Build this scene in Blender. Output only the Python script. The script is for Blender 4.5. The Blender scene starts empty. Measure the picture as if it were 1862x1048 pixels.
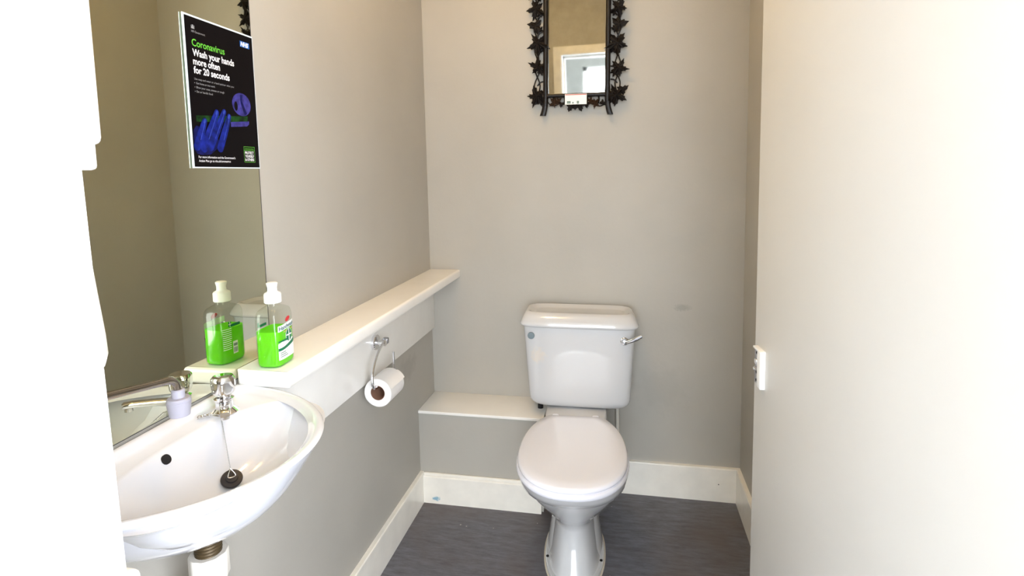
import bpy, bmesh, math, random
from mathutils import Vector, Matrix
random.seed(7)
scene = bpy.context.scene
COL = scene.collection
PI = math.pi

# ------------------------------------------------------------------ camera
cam_d = bpy.data.cameras.new('camera')
cam = bpy.data.objects.new('camera', cam_d)
COL.objects.link(cam)
cam_d.sensor_width = 36.0
cam_d.lens = 1006.256 / 1862.0 * 36.0
cam_d.shift_y = -(524.0 - 413.87) / 1862.0
cam_d.clip_start = 0.02
_r = Vector((0.98097248, 0.19319768, -0.01917419))
_u = Vector((0.00004168, 0.09855170, 0.99513193))
_f = Vector((-0.19414683, 0.97619784, -0.09666845))
cam.matrix_world = Matrix(((_r.x, _u.x, -_f.x, 0.8196), (_r.y, _u.y, -_f.y, -2.2740),
                           (_r.z, _u.z, -_f.z, 1.35), (0, 0, 0, 1)))
scene.camera = cam

# ------------------------------------------------------------------ light + view
world = bpy.data.worlds.new('world')
scene.world = world
world.use_nodes = True
world.node_tree.nodes['Background'].inputs[0].default_value = (0.85, 0.92, 1.0, 1)
world.node_tree.nodes['Background'].inputs[1].default_value = 1.0
scene.view_settings.view_transform = 'Standard'
scene.view_settings.look = 'None'
scene.view_settings.gamma = 1.0
scene.view_settings.use_curve_mapping = False
scene.view_settings.exposure = 0.0
WINDOW_FAR = 11.6      # daylight in the hall's end window
WINDOW_ADDED = 16.0    # strength of the unseen side window added to light the left side
LAMP = 57.0           # warm ceiling globe in the small room

# ------------------------------------------------------------------ materials
MATS = {}
def srgb(r, g, b):
    def c(v):
        v /= 255.0
        return v / 12.92 if v <= 0.04045 else ((v + 0.055) / 1.055) ** 2.4
    return (c(r), c(g), c(b), 1.0)

def pmat(name, col, rough=0.5, metal=0.0, coat=0.0, spec=0.5, bump=0.0, bscale=40.0, var=0.0, vscale=6.0,
         emit=None, estr=0.0, trans=0.0, ior=1.45):
    m = bpy.data.materials.new(name)
    m.use_nodes = True
    nt = m.node_tree
    b = nt.nodes['Principled BSDF']
    b.inputs['Base Color'].default_value = col
    b.inputs['Roughness'].default_value = rough
    b.inputs['Metallic'].default_value = metal
    b.inputs['Coat Weight'].default_value = coat
    b.inputs['Coat Roughness'].default_value = 0.05
    b.inputs['Specular IOR Level'].default_value = spec
    b.inputs['Transmission Weight'].default_value = trans
    b.inputs['IOR'].default_value = ior
    if emit:
        b.inputs['Emission Color'].default_value = emit
        b.inputs['Emission Strength'].default_value = estr
    tc = nt.nodes.new('ShaderNodeTexCoord')
    if var:
        n = nt.nodes.new('ShaderNodeTexNoise')
        n.inputs['Scale'].default_value = vscale
        n.inputs['Detail'].default_value = 5
        nt.links.new(tc.outputs['Object'], n.inputs['Vector'])
        r = nt.nodes.new('ShaderNodeValToRGB')
        r.color_ramp.elements[0].position = 0.32
        r.color_ramp.elements[1].position = 0.68
        r.color_ramp.elements[0].color = tuple(c * (1 - var) for c in col[:3]) + (1,)
        r.color_ramp.elements[1].color = tuple(min(1, c * (1 + var)) for c in col[:3]) + (1,)
        nt.links.new(n.outputs['Fac'], r.inputs['Fac'])
        nt.links.new(r.outputs['Color'], b.inputs['Base Color'])
    if bump:
        n2 = nt.nodes.new('ShaderNodeTexNoise')
        n2.inputs['Scale'].default_value = bscale
        n2.inputs['Detail'].default_value = 4
        nt.links.new(tc.outputs['Object'], n2.inputs['Vector'])
        bp = nt.nodes.new('ShaderNodeBump')
        bp.inputs['Strength'].default_value = bump
        bp.inputs['Distance'].default_value = 0.002
        nt.links.new(n2.outputs['Fac'], bp.inputs['Height'])
        nt.links.new(bp.outputs['Normal'], b.inputs['Normal'])
    MATS[name] = m
    return m

def emat(name, col, strength):
    m = bpy.data.materials.new(name)
    m.use_nodes = True
    nt = m.node_tree
    nt.nodes.remove(nt.nodes['Principled BSDF'])
    e = nt.nodes.new('ShaderNodeEmission')
    e.inputs[0].default_value = col
    e.inputs[1].default_value = strength
    nt.links.new(e.outputs[0], nt.nodes['Material Output'].inputs['Surface'])
    MATS[name] = m
    return m

def patch_mask(nt, tc_out, centre, half, scale=40.0, thr=0.5):
    """soft-edged blotch of dirt around a point in object space -> 0..1 output"""
    sub = nt.nodes.new('ShaderNodeVectorMath'); sub.operation = 'SUBTRACT'
    sub.inputs[1].default_value = centre
    nt.links.new(tc_out, sub.inputs[0])
    div = nt.nodes.new('ShaderNodeVectorMath'); div.operation = 'DIVIDE'
    div.inputs[1].default_value = half
    nt.links.new(sub.outputs[0], div.inputs[0])
    ln = nt.nodes.new('ShaderNodeVectorMath'); ln.operation = 'LENGTH'
    nt.links.new(div.outputs[0], ln.inputs[0])
    nz = nt.nodes.new('ShaderNodeTexNoise'); nz.inputs['Scale'].default_value = scale
    nz.inputs['Detail'].default_value = 4
    nt.links.new(tc_out, nz.inputs['Vector'])
    ad = nt.nodes.new('ShaderNodeMath'); ad.operation = 'MULTIPLY_ADD'
    nt.links.new(nz.outputs['Fac'], ad.inputs[0]); ad.inputs[1].default_value = 1.6
    nt.links.new(ln.outputs['Value'], ad.inputs[2])
    mr = nt.nodes.new('ShaderNodeMapRange')
    mr.inputs['From Min'].default_value = 1.9; mr.inputs['From Max'].default_value = 1.3
    nt.links.new(ad.outputs[0], mr.inputs['Value'])
    return mr.outputs[0]

def stain(matname, centre, half, col, amount, scale=40.0):
    m = MATS[matname]; nt = m.node_tree; b = nt.nodes['Principled BSDF']
    tc = [n for n in nt.nodes if n.type == 'TEX_COORD'][0]
    fac = patch_mask(nt, tc.outputs['Object'], centre, half, scale)
    ml = nt.nodes.new('ShaderNodeMath'); ml.operation = 'MULTIPLY'; ml.inputs[1].default_value = amount
    nt.links.new(fac, ml.inputs[0])
    mx = nt.nodes.new('ShaderNodeMix'); mx.data_type = 'RGBA'
    nt.links.new(ml.outputs[0], mx.inputs['Factor'])
    src = b.inputs['Base Color']
    if src.is_linked:
        nt.links.new(src.links[0].from_socket, mx.inputs['A'])
    else:
        mx.inputs['A'].default_value = src.default_value
    mx.inputs['B'].default_value = col
    nt.links.new(mx.outputs['Result'], src)

pmat('paint_wall', srgb(181, 177, 168), 0.55, bump=0.25, bscale=60, var=0.035, vscale=3.0)
pmat('paint_back', srgb(181, 177, 168), 0.55, bump=0.25, bscale=60, var=0.035, vscale=3.0)
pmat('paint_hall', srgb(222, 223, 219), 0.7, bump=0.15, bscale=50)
pmat('paint_hall_far_dimmed', srgb(142, 143, 140), 0.7, bump=0.15, bscale=50)  # hall paint with shade put into its colour, dims the view in the mirror
pmat('paint_hall_left_dimmed', srgb(190, 190, 186), 0.7, bump=0.15, bscale=50)  # hall paint darkened to cut the light it bounces onto the door
pmat('ceiling_white', srgb(235, 230, 220), 0.8)
pmat('cream_gloss', srgb(253, 250, 244), 0.22, coat=0.35, bump=0.08, bscale=35, var=0.02, vscale=9)
pmat('skirting_gloss', srgb(250, 246, 236), 0.28, coat=0.3, bump=0.15, bscale=40, var=0.04, vscale=14)
pmat('door_paint', srgb(219, 217, 213), 0.42, bump=0.05, bscale=25, var=0.012, vscale=4)
pmat('white_paint', srgb(244, 243, 240), 0.3)
pmat('ceramic', srgb(211, 211, 212), 0.07, coat=0.6, spec=0.6)
pmat('ceramic_basin', srgb(222, 223, 229), 0.06, coat=0.6, spec=0.6)
pmat('seat_plastic', srgb(240, 240, 248), 0.16, coat=0.3)
pmat('chrome', (0.82, 0.82, 0.84, 1), 0.06, metal=1.0)
pmat('chrome_dull', (0.42, 0.42, 0.44, 1), 0.28, metal=1.0)
pmat('grey_plastic', srgb(160, 158, 170), 0.45)
pmat('button_grey', srgb(120, 134, 140), 0.35, metal=0.3)
pmat('black_rubber', srgb(38, 36, 42), 0.45)
pmat('dark_hole', (0.006, 0.005, 0.006, 1), 0.8)
pmat('brass_old', srgb(84, 70, 48), 0.45, metal=0.5, var=0.3, vscale=60)
pmat('pvc_white', srgb(232, 226, 216), 0.4)
pmat('plastic_white', srgb(248, 248, 248), 0.3)
pmat('paper_white', srgb(246, 243, 240), 0.9, bump=0.3, bscale=180)
pmat('cardboard', srgb(150, 112, 92), 0.85, var=0.08, vscale=30)
pmat('bronze', srgb(19, 13, 10), 0.36, spec=0.35, metal=0.0, bump=0.5, bscale=140, var=0.5, vscale=60)
pmat('bronze_gold', srgb(50, 31, 14), 0.36, spec=0.35, metal=0.0, bump=0.5, bscale=140, var=0.5, vscale=50)
pmat('mirror_edge', srgb(52, 52, 56), 0.35)
pmat('mirror_glass', (0.70, 0.71, 0.57, 1), 0.012, metal=1.0)
pmat('sealant', srgb(214, 204, 186), 0.6)
# old silvering of the carved mirror: specks and cloudy grain
mm = pmat('mirror_aged', (0.62, 0.64, 0.62, 1), 0.03, metal=1.0, var=0.07, vscale=30)
# print inks
pmat('ink_black', srgb(10, 7, 10), 0.35, spec=0.12)
pmat('ink_white', srgb(235, 235, 238), 0.3)
pmat('ink_grey', srgb(150, 150, 152), 0.3)
pmat('ink_green', srgb(104, 196, 62), 0.3)
pmat('ink_blue_logo', srgb(30, 104, 190), 0.3)
pmat('ink_hand', srgb(16, 30, 112), 0.4, spec=0.2, var=0.55, vscale=70)
pmat('ink_hand_dark', srgb(12, 16, 70), 0.4, spec=0.2, var=0.5, vscale=60)
pmat('ink_hand_light', srgb(48, 68, 160), 0.4, spec=0.2, var=0.3, vscale=80)
pmat('ink_purple', srgb(58, 54, 128), 0.4, spec=0.2, var=0.4, vscale=80)
pmat('ink_leafgreen', srgb(16, 52, 18), 0.4, spec=0.2, var=0.8, vscale=90)
pmat('laminate', srgb(225, 236, 242), 0.12, coat=0.6)
pmat('label_white', srgb(240, 244, 240), 0.35)
pmat('label_green', srgb(10, 112, 74), 0.35)
pmat('label_red', srgb(205, 48, 52), 0.35)
pmat('label_teal', srgb(22, 92, 98), 0.35)
pmat('label_orange', srgb(226, 168, 120), 0.35)
pmat('label_greytext', srgb(120, 140, 132), 0.4)
pmat('sticker_red', srgb(196, 92, 80), 0.5)
pmat('tube_chrome', (0.40, 0.36, 0.33, 1), 0.16, metal=1.0)

# clear plastic of the soap bottle: thin walled, mostly see-through with a sheen
m = bpy.data.materials.new('clear_plastic'); m.use_nodes = True; nt = m.node_tree
nt.nodes.remove(nt.nodes['Principled BSDF'])
tr = nt.nodes.new('ShaderNodeBsdfTransparent'); tr.inputs[0].default_value = (0.93, 0.95, 0.93, 1)
gl = nt.nodes.new('ShaderNodeBsdfGlossy'); gl.inputs['Roughness'].default_value = 0.06
fr = nt.nodes.new('ShaderNodeFresnel'); fr.inputs[0].default_value = 1.5
mx = nt.nodes.new('ShaderNodeMixShader')
geo = nt.nodes.new('ShaderNodeNewGeometry'); inv_ = nt.nodes.new('ShaderNodeMath'); inv_.operation = 'SUBTRACT'; inv_.inputs[0].default_value = 1.0
nt.links.new(geo.outputs['Backfacing'], inv_.inputs[1])
mul_ = nt.nodes.new('ShaderNodeMath'); mul_.operation = 'MULTIPLY'
nt.links.new(fr.outputs[0], mul_.inputs[0]); nt.links.new(inv_.outputs[0], mul_.inputs[1])
nt.links.new(mul_.outputs[0], mx.inputs[0]); nt.links.new(tr.outputs[0], mx.inputs[1]); nt.links.new(gl.outputs[0], mx.inputs[2])
nt.links.new(mx.outputs[0], nt.nodes['Material Output'].inputs['Surface'])
MATS['clear_plastic'] = m
# green liquid soap
m = bpy.data.materials.new('green_soap'); m.use_nodes = True; nt = m.node_tree
nt.nodes.remove(nt.nodes['Principled BSDF'])
tr = nt.nodes.new('ShaderNodeBsdfTransparent'); tr.inputs[0].default_value = (0.56, 1.0, 0.12, 1)
tl = nt.nodes.new('ShaderNodeBsdfTranslucent'); tl.inputs[0].default_value = (0.21, 0.88, 0.015, 1)
df = nt.nodes.new('ShaderNodeBsdfDiffuse'); df.inputs[0].default_value = (0.21, 0.88, 0.015, 1)
gl = nt.nodes.new('ShaderNodeBsdfGlossy'); gl.inputs['Roughness'].default_value = 0.08
a = nt.nodes.new('ShaderNodeMixShader'); a.inputs[0].default_value = 0.75
nt.links.new(tl.outputs[0], a.inputs[1]); nt.links.new(df.outputs[0], a.inputs[2])
b2 = nt.nodes.new('ShaderNodeMixShader'); b2.inputs[0].default_value = 0.78
nt.links.new(tr.outputs[0], b2.inputs[1]); nt.links.new(a.outputs[0], b2.inputs[2])
c2 = nt.nodes.new('ShaderNodeMixShader'); c2.inputs[0].default_value = 0.05
nt.links.new(b2.outputs[0], c2.inputs[1]); nt.links.new(gl.outputs[0], c2.inputs[2])
nt.links.new(c2.outputs[0], nt.nodes['Material Output'].inputs['Surface'])
MATS['green_soap'] = m

# worn slate-grey vinyl floor: streaky cloudy grain, scuffs and pale flecks
m = pmat('vinyl_floor', srgb(92, 90, 92), 0.5)
nt = m.node_tree; bs = nt.nodes['Principled BSDF']
tcn = [n for n in nt.nodes if n.type == 'TEX_COORD'][0]
mp = nt.nodes.new('ShaderNodeMapping'); mp.inputs['Scale'].default_value = (5, 24, 5)
nt.links.new(tcn.outputs['Object'], mp.inputs['Vector'])
n1 = nt.nodes.new('ShaderNodeTexNoise'); n1.inputs['Scale'].default_value = 2.2; n1.inputs['Detail'].default_value = 9; n1.inputs['Roughness'].default_value = 0.78
nt.links.new(mp.outputs[0], n1.inputs['Vector'])
r1 = nt.nodes.new('ShaderNodeValToRGB')
r1.color_ramp.elements[0].position = 0.28; r1.color_ramp.elements[0].color = srgb(74, 73, 78)
r1.color_ramp.elements[1].position = 0.74; r1.color_ramp.elements[1].color = srgb(126, 128, 138)
nt.links.new(n1.outputs['Fac'], r1.inputs['Fac'])
n2 = nt.nodes.new('ShaderNodeTexNoise'); n2.inputs['Scale'].default_value = 2.4; n2.inputs['Detail'].default_value = 5
nt.links.new(tcn.outputs['Object'], n2.inputs['Vector'])
r2 = nt.nodes.new('ShaderNodeMapRange'); r2.inputs['From Min'].default_value = 0.47; r2.inputs['From Max'].default_value = 0.68
r2.inputs['To Max'].default_value = 0.7
nt.links.new(n2.outputs['Fac'], r2.inputs['Value'])
mxa = nt.nodes.new('ShaderNodeMix'); mxa.data_type = 'RGBA'
nt.links.new(r2.outputs[0], mxa.inputs['Factor']); nt.links.new(r1.outputs['Color'], mxa.inputs['A']); mxa.inputs['B'].default_value = srgb(96, 86, 81)
vo = nt.nodes.new('ShaderNodeTexVoronoi'); vo.inputs['Scale'].default_value = 14
nt.links.new(tcn.outputs['Object'], vo.inputs['Vector'])
lt = nt.nodes.new('ShaderNodeMath'); lt.operation = 'LESS_THAN'; lt.inputs[1].default_value = 0.05
nt.links.new(vo.outputs['Distance'], lt.inputs[0])
mxb = nt.nodes.new('ShaderNodeMix'); mxb.data_type = 'RGBA'
nt.links.new(lt.outputs[0], mxb.inputs['Factor']); nt.links.new(mxa.outputs['Result'], mxb.inputs['A']); mxb.inputs['B'].default_value = srgb(168, 164, 160)
nt.links.new(mxb.outputs['Result'], bs.inputs['Base Color'])
bp = nt.nodes.new('ShaderNodeBump'); bp.inputs['Strength'].default_value = 0.15; bp.inputs['Distance'].default_value = 0.002
nt.links.new(n1.outputs['Fac'], bp.inputs['Height']); nt.links.new(bp.outputs[0], bs.inputs['Normal'])

emat('window_light_far', (0.92, 0.985, 1.06, 1), WINDOW_FAR)
emat('window_light_added', (0.92, 0.98, 1.07, 1), WINDOW_ADDED)
emat('lamp_glow', (1.0, 0.65, 0.26, 1), LAMP)

# ------------------------------------------------------------------ builders
WM = {}   # world matrices of things (empties and their parts)

def empty(name, loc, label, cat, rotz=0.0, group=None):
    o = bpy.data.objects.new(name, None)
    COL.objects.link(o)
    o.empty_display_size = 0.05
    o.location = loc
    o.rotation_euler = (0, 0, rotz)
    o['label'] = label
    o['category'] = cat
    if group: o['group'] = group
    WM[o] = Matrix.Translation(loc) @ Matrix.Rotation(rotz, 4, 'Z')
    return o

def obj(name, verts, faces, mat, parent=None, smooth=35.0, local=False, label=None, kind=None):
    """one mesh object; verts in world space unless local (then in the parent's space)"""
    if parent is not None and not local:
        inv = WM[parent].inverted()
        verts = [inv @ Vector(v) for v in verts]
    me = bpy.data.meshes.new(name)
    me.from_pydata([tuple(v) for v in verts], [], [tuple(f) for f in faces])
    bmm = bmesh.new(); bmm.from_mesh(me)
    bmesh.ops.recalc_face_normals(bmm, faces=bmm.faces)
    bmm.to_mesh(me); bmm.free()
    me.materials.append(MATS[mat])
    if smooth:
        for p in me.polygons: p.use_smooth = True
        me.set_sharp_from_angle(angle=math.radians(smooth))
    o = bpy.data.objects.new(name, me)
    COL.objects.link(o)
    if parent is not None:
        o.parent = parent
        WM[o] = WM[parent]
    else:
        WM[o] = Matrix.Identity(4)
    if label: o['label'] = label
    if kind: o['kind'] = kind
    return o

class G:
    """collects vertices and faces"""
    def __init__(s): s.v = []; s.f = []
    def add(s, v, f):
        o = len(s.v); s.v += [Vector(p) for p in v]; s.f += [tuple(i + o for i in q) for q in f]; return s
    def xf(s, M):
        s.v = [M @ p for p in s.v]; return s
    def box(s, a, b, bev=0.0):
        x0, y0, z0 = a; x1, y1, z1 = b
        bmm = bmesh.new()
        bmesh.ops.create_cube(bmm, size=1)
        for v in bmm.verts:
            v.co = Vector(((x0 + x1) / 2 + v.co.x * (x1 - x0), (y0 + y1) / 2 + v.co.y * (y1 - y0), (z0 + z1) / 2 + v.co.z * (z1 - z0)))
        if bev:
            bmesh.ops.bevel(bmm, geom=list(bmm.edges), offset=bev, segments=3, profile=0.5, affect='EDGES')
        bmm.verts.index_update()
        s.add([v.co.copy() for v in bmm.verts], [[v.index for v in f.verts] for f in bmm.faces])
        bmm.free(); return s
    def loft(s, rings, cap0=True, cap1=True, closed=True):
        n = len(rings[0]); v = [p for r in rings for p in r]; f = []
        for i in range(len(rings) - 1):
            for j in range(n if closed else n - 1):
                k = (j + 1) % n
                f.append((i * n + j, i * n + k, (i + 1) * n + k, (i + 1) * n + j))
        if cap0: f.append(tuple(range(n - 1, -1, -1)))
        if cap1: f.append(tuple((len(rings) - 1) * n + j for j in range(n)))
        return s.add(v, f)
    def lathe(s, prof, n=32, cap0=True, cap1=True):
        """profile of (radius, z) about the z axis"""
        return s.loft([[(r * math.cos(2 * PI * j / n), r * math.sin(2 * PI * j / n), z) for j in range(n)] for r, z in prof], cap0, cap1)
    def tube(s, path, rad, n=10, caps=True):
        path = [Vector(p) for p in path]; rings = []
        rads = rad if isinstance(rad, (list, tuple)) else [rad] * len(path)
        t0 = (path[1] - path[0]).normalized()
        up = Vector((0, 0, 1)) if abs(t0.z) < 0.9 else Vector((1, 0, 0))
        nrm = (up - t0 * up.dot(t0)).normalized()
        for i, p in enumerate(path):
            if i == 0: t = path[1] - path[0]
            elif i == len(path) - 1: t = path[-1] - path[-2]
            else: t = path[i + 1] - path[i - 1]
            t.normalize()
            nrm = (nrm - t * nrm.dot(t)).normalized()
            bi = t.cross(nrm)
            rings.append([p + (nrm * math.cos(2 * PI * j / n) + bi * math.sin(2 * PI * j / n)) * rads[i] for j in range(n)])
        return s.loft(rings, caps, caps)
    def prism(s, poly, d, axis='z', lo=0.0):
        """extrude a 2-D polygon; axis z: (x,y); axis x: (y,z); axis y: (x,z)"""
        def P(p, h):
            if axis == 'z': return (p[0], p[1], h)
            if axis == 'x': return (h, p[0], p[1])
            return (p[0], h, p[1])
        return s.loft([[P(p, lo) for p in poly], [P(p, lo + d) for p in poly]])
    def make(s, name, mat, parent=None, **k):
        return obj(name, s.v, s.f, mat, parent, **k)

def spline(pts, n=8):
    """Catmull-Rom through the points"""
    pts = [Vector(p) for p in pts]; out = []
    P = [pts[0] * 2 - pts[1]] + pts + [pts[-1] * 2 - pts[-2]]
    for i in range(1, len(P) - 2):
        for k in range(n):
            t = k / n
            a, b, c, d = P[i - 1], P[i], P[i + 1], P[i + 2]
            out.append(0.5 * ((2 * b) + (c - a) * t + (2 * a - 5 * b + 4 * c - d) * t * t + (3 * b - a - 3 * c + d) * t ** 3))
    out.append(pts[-1]); return out

def se(a, b, p=4.0, n=48, cx=0.0, cy=0.0):
    """superellipse outline"""
    r = []
    for j in range(n):
        t = 2 * PI * j / n; c, s_ = math.cos(t), math.sin(t)
        r.append((cx + a * math.copysign(abs(c) ** (2 / p), c), cy + b * math.copysign(abs(s_) ** (2 / p), s_)))
    return r

def struct(name, g, mat, label=None, smooth=35.0):
    o = g.make(name, mat, smooth=smooth)
    o['kind'] = 'structure'
    if label: o['label'] = label
    return o

def tag(o, label, cat, group=None):
    o['label'] = label; o['category'] = cat
    if group: o['group'] = group
    return o

_fonts = {}
def text_geo(body, bold=0.0):
    """filled outlines of a line of text, size 1, as 2-D vertices + faces"""
    key = (body, bold)
    if key in _fonts: return _fonts[key]
    cu = bpy.data.curves.new('txt', 'FONT'); cu.body = body; cu.size = 1.0; cu.resolution_u = 3; cu.offset = bold
    cu.fill_mode = 'FRONT'
    ob = bpy.data.objects.new('txt', cu); COL.objects.link(ob)
    bpy.context.view_layer.update()
    dg = bpy.context.evaluated_depsgraph_get()
    me = bpy.data.meshes.new_from_object(ob.evaluated_get(dg))
    v = [(p.co.x, p.co.y) for p in me.vertices]; f = [tuple(q.vertices) for q in me.polygons]
    bpy.data.objects.remove(ob); bpy.data.curves.remove(cu); bpy.data.meshes.remove(me)
    _fonts[key] = (v, f)
    return v, f

def text_on(name, body, mat, parent, place, left, base, width, capheight, bold=0.0):
    """place(u, v) -> world point. text scaled to width and cap height"""
    v, f = text_geo(body, bold)
    x0 = min(p[0] for p in v); x1 = max(p[0] for p in v)
    sx = width / (x1 - x0); sy = capheight / 0.70
    vs = [place(left + (p[0] - x0) * sx, base + p[1] * sy) for p in v]
    return obj(name, vs, f, mat, parent, smooth=0)

# ================================================================== ROOM SHELL
W = 1.291; YD = -1.86; H = 2.62; OPL = 0.336; OPR = 1.165; OPT = 2.20
def lean(z): return OPL + (1.357 - z) * 0.0215

struct('floor', G().box((-0.30, -4.3, -0.06), (1.95, 0.12, 0.0)), 'vinyl_floor', 'worn slate-grey vinyl floor')
struct('ceiling', G().box((-0.12, YD - 0.12, H), (W + 0.12, 0.12, H + 0.05)), 'ceiling_white')
struct('wall_left', G().box((-0.12, YD - 0.12, 0), (0, 0.12, H)), 'paint_wall', 'grey-beige painted left wall')
struct('wall_back', G().box((0, 0, 0), (W, 0.12, H)), 'paint_back', 'grey-beige painted back wall behind the toilet')
struct('wall_right', G().box((W, YD - 0.12, 0), (W + 0.12, 0.12, H)), 'paint_wall')
# wall with the doorway, behind the camera's side of the room
g = G()
g.box((0, YD - 0.12, 0), (OPL - 0.07, YD, H)); g.box((OPR + 0.03, YD - 0.12, 0), (W, YD, H)); g.box((OPL - 0.07, YD - 0.12, OPT + 0.03), (OPR + 0.03, YD, H))
struct('wall_front', g, 'paint_wall')
# pipe boxing along the foot of the back wall, left of the toilet
BX = 0.515; BD = 0.200; BH = 0.378
bo = struct('wall_boxing', G().box((0, -BD, 0), (BX, 0, BH)), 'paint_back', 'grey painted pipe boxing low on the back wall')
G().box((0.0, -BD - 0.006, BH), (BX + 0.004, 0, BH + 0.012), 0.002).make('boxing_top', 'cream_gloss', bo, label='cream gloss ledge board')

# skirting boards
def skirt(name, p0, p1, nx, ny, h, t=0.017, cut0=0.0, cut1=0.0):
    """profile board from p0 to p1 along a wall; (nx, ny) points into the room"""
    prof = [(0, 0), (t, 0), (t, h - 0.004), (t - 0.003, h), (0, h + 0.001)]
    rings = []
    for (px, py) in (p0, p1):
        rings.append([(px + nx * a, py + ny * a, z) for a, z in prof])
    return struct(name, G().loft(rings), 'skirting_gloss', smooth=0)
skirt('baseboard_left', (0, -BD - 0.001), (0, YD), 1, 0, 0.128)
skirt('baseboard_back', (BX, 0), (W, 0), 0, -1, 0.142)
_bk = bpy.data.objects['baseboard_back']
G().lathe([(0.0022, 0), (0.0022, 0.0006)], 10).xf(Matrix.Translation((1.207, -0.0168, 0.075)) @ Matrix.Rotation(PI / 2, 4, 'X')).make('nail_hole', 'dark_hole', _bk)
skirt('baseboard_right', (W, -0.017), (W, YD), -1, 0, 0.142)
bb = skirt('baseboard_boxing', (0.017, -BD), (BX - 0.008, -BD), 0, -1, 0.116)
g = G(); g.box((0.017, -BD - 0.012, 0.114), (BX - 0.008, -BD, 0.128), 0.004)
g.make('moulding', 'skirting_gloss', bb)

# doorway frame: lining, stops and architraves (the left side leans a little)
g = G()
def leanbox(x0, x1, y0, y1, z0, z1):
    g2 = []
    for z in (z0, z1):
        d = lean(z) - OPL
        g2.append([(x0 + d, y0, z), (x1 + d, y0, z), (x1 + d, y1, z), (x0 + d, y1, z)])
    return g2
g.loft(leanbox(OPL - 0.032, OPL, YD - 0.125, YD + 0.001, 0, OPT))
g.loft(leanbox(OPL - 0.061, OPL - 0.006, YD - 0.001, YD + 0.014, 0, OPT + 0.055))
g.loft(leanbox(OPL - 0.085, OPL - 0.006, YD - 0.138, YD - 0.119, 0, OPT + 0.065))
g.loft(leanbox(OPL - 0.002, OPL + 0.010, YD - 0.118, YD - 0.072, 0, OPT))
fr1 = struct('trim_1', g, 'white_paint', 'white painted door frame side', smooth=0)
g = G()
g.box((OPR, YD - 0.125, 0), (OPR + 0.032, YD, OPT)); g.box((OPR + 0.006, YD - 0.001, 0), (OPR + 0.072, YD + 0.014, OPT + 0.055), 0.003)
g.box((OPR + 0.006, YD - 0.138, 0), (OPR + 0.085, YD - 0.119, OPT + 0.065), 0.003)
struct('trim_2', g, 'white_paint', smooth=0)
g = G()
g.box((OPL - 0.05, YD - 0.125, OPT), (OPR + 0.032, YD, OPT + 0.032)); g.box((lean(OPT) - 0.062, YD - 0.001, OPT - 0.006), (OPR + 0.072, YD + 0.015, OPT + 0.056), 0.003)
g.box((OPL - 0.1, YD - 0.139, OPT - 0.006), (OPR + 0.085, YD - 0.119, OPT + 0.066), 0.003)
g.box((OPL - 0.02, YD - 0.118, OPT - 0.012), (OPR, YD - 0.072, OPT))
struct('trim_3', g, 'white_paint', smooth=0)
# keep of the lock, screwed to the frame
lx = lean(0.93)
k = G().box((lx - 0.05, YD + 0.010, 0.845), (lx - 0.009, YD + 0.036, 0.955), 0.009).make('lock_keep', 'white_paint', fr1, label='white painted lock keep')
G().lathe([(0.004, 0), (0.004, 0.0016), (0.002, 0.002)], 12).xf(Matrix.Translation((lx - 0.028, YD + 0.0355, 0.90)) @ Matrix.Rotation(-PI / 2, 4, 'X')).make('screw', 'chrome_dull', k)

# door leaf, standing open
hx, hy, fx, fy = OPR, YD + 0.004, 1.098, -1.05
dv = Vector((fx - hx, fy - hy, 0)); dl = dv.length; dv.normalize(); dn = Vector((-dv.y, dv.x, 0))   # dn points to the room (-x)
DM = Matrix(((dv.x, dn.x, 0, hx), (dv.y, dn.y, 0, hy), (0, 0, 1, 0), (0, 0, 0, 1)))
g = G().box((0, -0.036, 0.012), (dl, 0, OPT - 0.008), 0.0025).xf(DM)
door = struct('door_1', g, 'door_paint', 'cream painted flush door standing open')
dk = dl - 0.010
lock = G().box((dk - 0.056, -0.001, 0.904), (dk - 0.034, 0.010, 0.979), 0.002).box((dk - 0.056, -0.001, 0.9785), (dk - 0.009, 0.010, 0.983), 0.001).xf(DM).make('door_lock', 'white_paint', door, label='white painted rim latch case with metal face')
G().box((dk - 0.0345, -0.0005, 0.906), (dk - 0.009, 0.006, 0.9785), 0.0006).xf(DM).make('face_plate', 'chrome_dull', lock)
G().box((dk - 0.028, 0.0055, 0.947), (dk - 0.016, 0.0095, 0.958), 0.002).xf(DM).make('latch_bolt', 'chrome', lock)
G().lathe([(0.005, 0), (0.005, 0.005), (0.003, 0.007)], 16).xf(DM @ Matrix.Translation((dk - 0.024, 0.0055, 0.938)) @ Matrix.Rotation(-PI / 2, 4, 'X')).make('latch_knob', 'chrome', lock)
for z in (0.971, 0.930, 0.913):
    G().lathe([(0.003, 0), (0.003, 0.0008), (0.0015, 0.0012)], 10).xf(DM @ Matrix.Translation((dk - 0.022, 0.0058, z)) @ Matrix.Rotation(-PI / 2, 4, 'X')).make('screw', 'dark_hole', lock)
for z in (0.25, 1.95):
    G().lathe([(0.006, -0.045), (0.006, 0.045)], 12).xf(Matrix.Translation((hx + 0.004, hy + 0.001, z))).make('hinge', 'chrome_dull', door)

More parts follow.
